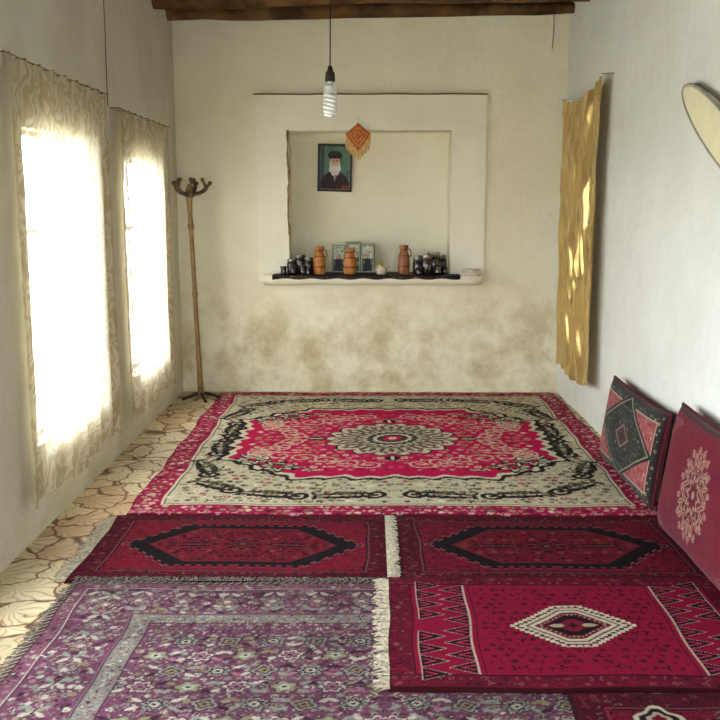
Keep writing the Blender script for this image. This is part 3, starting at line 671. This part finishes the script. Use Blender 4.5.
c.put(((c.X/.060)**2+((c.Y-.098)/.036)**2<1)&(c.Y>.074),(40,38,42))
c.line([(-.055,.090),(0,.108),(.055,.090)],.002,(78,74,80)); c.line([(-.052,.104),(.02,.128)],.002,(70,68,74)); c.line([(.052,.104),(-.01,.130)],.002,(70,68,74))
c.rect(.06,.112,-.165,-.135,(140,66,66))
c.frame(0,.010,(56,60,56)); c.frame(.010,.013,(150,140,110))
C=c.full(wear=.02)*.9; ny,nx=C.shape[:2]; A,B=np.meshgrid(np.linspace(-.13,.13,nx),np.linspace(-.18,.18,ny))
pe=empty('framed_portrait',(-.285,7.86,1.795)); pe.rotation_euler=(math.radians(4),math.radians(1.5),0)
grid_mesh('print',np.stack([A,0*A-.011,B],-1),C,[M_print],pe)
mb=MB(); mb.box(-.134,.134,-.010,.008,-.184,.184,0,.003); 
for s_ in(-1,1):
    mb.box(s_*.134-.005,s_*.134+.005,-.018,.008,-.189,.189,0,.002); mb.box(-.139,.139,-.018,.008,s_*.184-.005,s_*.184+.005,0,.002)
mb.obj('frame',[mat('dark_frame',(50,46,44),.4)],pe)
# orange hanging ornament
oe=empty('woven_wall_hanging',(-.093,7.545,1.99))
mb=MB(); M_or=mat('orange_weave',(206,116,64),.9,(170,82,50),scale=60,bump=.5); M_ye=mat('yellow_fringe',(220,192,134),.9,(192,150,92),scale=60)
dm=[(0,.135),(.05,.09),(.098,.05),(.07,.005),(.038,-.045),(0,-.085),(-.038,-.045),(-.07,.005),(-.098,.05),(-.05,.09)]
vs=[]
for yy in(0,-.010): vs+=[(x,yy,z) for x,z in dm]
vs+=[(0,-.016,.03)]
n=len(dm)
fs=[tuple(range(n))]+[(k,(k+1)%n,n+(k+1)%n,n+k) for k in range(n)]+[(n+k,n+(k+1)%n,2*n) for k in range(n)]
mb.add(vs,fs); 
for r in(.35,.65):
    mb.tube([(x*r,-.018+.006*r,z*r+.03*(1-r)) for x,z in dm+[dm[0]]],.003,6,1)
mb.tube([(0,0,.12),(0,.012,.17)],.0025,6,1); mb.obj('weave',[M_or,M_ye],oe)
mb=MB(); rg=random.Random(9)
for k in range(60):
    f=k/59; x=-.092+.184*f; z=.05-.13*(1-abs(f-.5)*2)**.9+.01; l=rg.uniform(.09,.13)*(1-.35*(1-abs(f-.5)*2))
    mb.tube([(x,-.006,z+.005),(x+rg.uniform(-.004,.004),-.010,z-l*.5),(x+rg.uniform(-.008,.008),-.006,z-l)],[.003,.0042,.0030],5)
mb.obj('tassels',[M_ye],oe)
mb=MB(); mb.tube([(0,0,.168),(0,.04,.172)],.004,8); mb.obj('nail',[M_st],oe)
# ============================================================ COAT STAND
cs=empty('coat_stand',(-1.305,7.22,0))
M_cs=mat('varnished_wood',(140,114,64),.4,(106,80,44),scale=14); M_cb=mat('stand_dark',(50,38,28),.5)
mb=MB(); tx=-.05
def px(t): return tx*t
pr=[(0.02,.03),(.08,.024),(.30,.018),(.33,.024),(.36,.018),(.80,.017),(.83,.024),(.86,.017),(1.30,.016),(1.34,.026),(1.37,.020),(1.42,.017),(1.53,.022),(1.58,.030),(1.62,.022),(1.64,.012),(1.655,.005)]
mb.tube([(px(z/1.6),0,z) for z,r in pr],[r for z,r in pr],14)
mb.obj('pole',[M_cs],cs)
mb=MB()
for k in range(5):
    a=[.1,PI-.35,1.3,-1.2,-2.2][k]; c_,s_=math.cos(a),math.sin(a); L_=.15 if k<1 else .125; zo=1.585
    P_=[(0,-.04),(.25,-.005),(.5,.0),(.75,.02),(.9,.045)]
    mb.tube([(tx+c_*L_*a1,s_*L_*a1,zo+b1) for a1,b1 in P_],[.014,.016,.015,.015,.013],8)
    for (a2,b2) in[(1.05,.075),(.68,.10)]:
        mb.tube([(tx+c_*L_*.86,s_*L_*.86,zo+.04),(tx+c_*L_*a2,s_*L_*a2,zo+b2)],[.012,.009],8)
        mb.lathe([(0,-.017),(.013,-.010),(.017,0),(.013,.010),(0,.017)],tx+c_*L_*a2,s_*L_*a2,zo+b2,10)
mb.obj('hooks',[mat('hook_wood',(104,84,60),.4,(64,50,34))],cs)
mb=MB()
for k in range(4):
    a=k*PI/2+.4; c_,s_=math.cos(a),math.sin(a); R_=.15
    mb.tube([(0,0,.06),(c_*R_*.35,s_*R_*.35,.055),(c_*R_*.75,s_*R_*.75,.034),(c_*R_,s_*R_,.024)],[.016,.014,.011,.011],8)
mb.obj('feet',[M_cb],cs)
# ============================================================ BULB
be=empty('hanging_light_bulb',(-.164,4.02,1.90))
M_wire=mat('black_wire',(30,26,24),.6); M_sock=mat('bakelite',(44,34,28),.3); M_cfl=mat('milky_glass',(225,226,220),.2); M_cfb=mat('white_plastic',(200,198,188),.4)
mb=MB(); mb.tube([(0,0,.155),(.003,0,.5),(0,0,.85),(.002,0,1.07)],.0028,6); mb.obj('wire',[M_wire],be)
mb=MB(); mb.lathe([(0,.16),(.008,.158),(.012,.14),(.019,.13),(.021,.105),(.020,.095),(.0,.095)],seg=20); mb.obj('socket',[M_sock],be)
mb=MB(); mb.lathe([(0,.098),(.014,.098),(.014,.085),(.024,.078),(.027,.06),(.027,.047),(.0,.046)],seg=24); mb.obj('ballast',[M_cfb],be)
mb=MB()
for ph in(0,PI):
    pts=[]
    for i in range(80):
        t=i/79; a=ph+t*2*PI*2.6; rr=.022*(.9+.1*math.sin(t*PI)) if t<.93 else .022*(1-(t-.93)/.07); pts.append((rr*math.cos(a),rr*math.sin(a),.046-.085*t))
    mb.tube(pts,.0076,8)
mb.obj('spiral_tube',[M_cfl],be)
mb=MB(); mb.tube([(XL+.010,5.62,2.98),(XL+.012,5.63,2.5),(XL+.012,5.62,2.06)],.0028,6); mb.obj('electric_cable',[mat('cable_brown',(130,112,88))])
mb=MB(); mb.tube([(1.395,YB-.012,2.98),(1.398,YB-.012,2.85),(1.392,YB-.012,2.68)],.003,6); mb.obj('electric_cable',[mat('cable_brown2',(110,92,70))])
# ============================================================ OVAL WALL PLAQUE (right wall)
ov=empty('oval_wall_plaque',(XR-.03,4.16,1.79))
mb=MB(); A_,B_=.56,.10; ang=math.radians(26); n=64
def el(k,f): 
    t=2*PI*k/n; a1=A_*f*math.cos(t); b1=B_*f*math.sin(t)
    return (a1*math.cos(ang)-b1*math.sin(ang), a1*math.sin(ang)+b1*math.cos(ang))
mb.tube([(-.012,)+el(k,1) for k in range(n+1)],.008,8,0)
vs=[(-.014,)+el(k,.98) for k in range(n)]+[(-.022,)+el(k,.6) for k in range(n)]+[(.012,)+el(k,.98) for k in range(n)]
fs=[(k,(k+1)%n,n+(k+1)%n,n+k) for k in range(n)]+[tuple(n+k for k in range(n))]+[tuple(2*n+k for k in range(n))[::-1]]+[(2*n+k,2*n+(k+1)%n,(k+1)%n,k) for k in range(n)]
mb.add(vs,fs,1)
mb.obj('panel_and_rim',[mat('pewter_rim',(176,172,156),.5,metal=0),mat('ivory_enamel',(230,224,190),.6,(222,216,182),spec=.1)],ov)
mb=MB(); mb.tube([(.02,0,.0),(-.014,0,0)],.01,8); mb.obj('peg',[mat('pewter',(120,118,110),.4)],ov)
# ============================================================ EXTERIOR + LIGHT
mb=MB(); mb.box(-60,60,-60,60,-.4,-.12); mb.obj('ground',[mat('pale_soil',(206,202,190),.9,(186,182,168),scale=.6)],smooth=False)
w=bpy.data.worlds.new('World'); sc.world=w; w.use_nodes=True; nt=w.node_tree
bg=nt.nodes['Background']; bg.inputs['Color'].default_value=(.90,.96,1,1); bg.inputs['Strength'].default_value=22
def portal(name,loc,rot,sx,sy):
    l=bpy.data.lights.new(name,'AREA'); l.shape='RECTANGLE'; l.size=sx; l.size_y=sy
    l.cycles.is_portal=True
    o=bpy.data.objects.new(name,l); coll.objects.link(o); o.location=loc; o.rotation_euler=rot
for k,(a,c,z0,z1) in enumerate(WIN):  # portals, also for the two added unseen windows
    portal('window_daylight',(XL-WT-.01,(a+c)/2,(z0+z1)/2),(0,-PI/2,0),z1-z0,c-a)
portal('added_door_daylight',(0,YF-.31,1.02),(PI/2,0,0),1.0,2.05)  # portal of the unseen doorway added for light
sc.view_settings.view_transform='Standard'
sc.view_settings.exposure=0.0
# ============================================================ CAMERA
cam=bpy.data.cameras.new('camera'); co=bpy.data.objects.new('camera',cam); coll.objects.link(co); sc.camera=co
cam.sensor_width=36; cam.lens=36*953/720; cam.clip_start=.05
co.location=(0,0,1.5); co.rotation_euler=(math.radians(90-9.25),0,math.radians(.6))
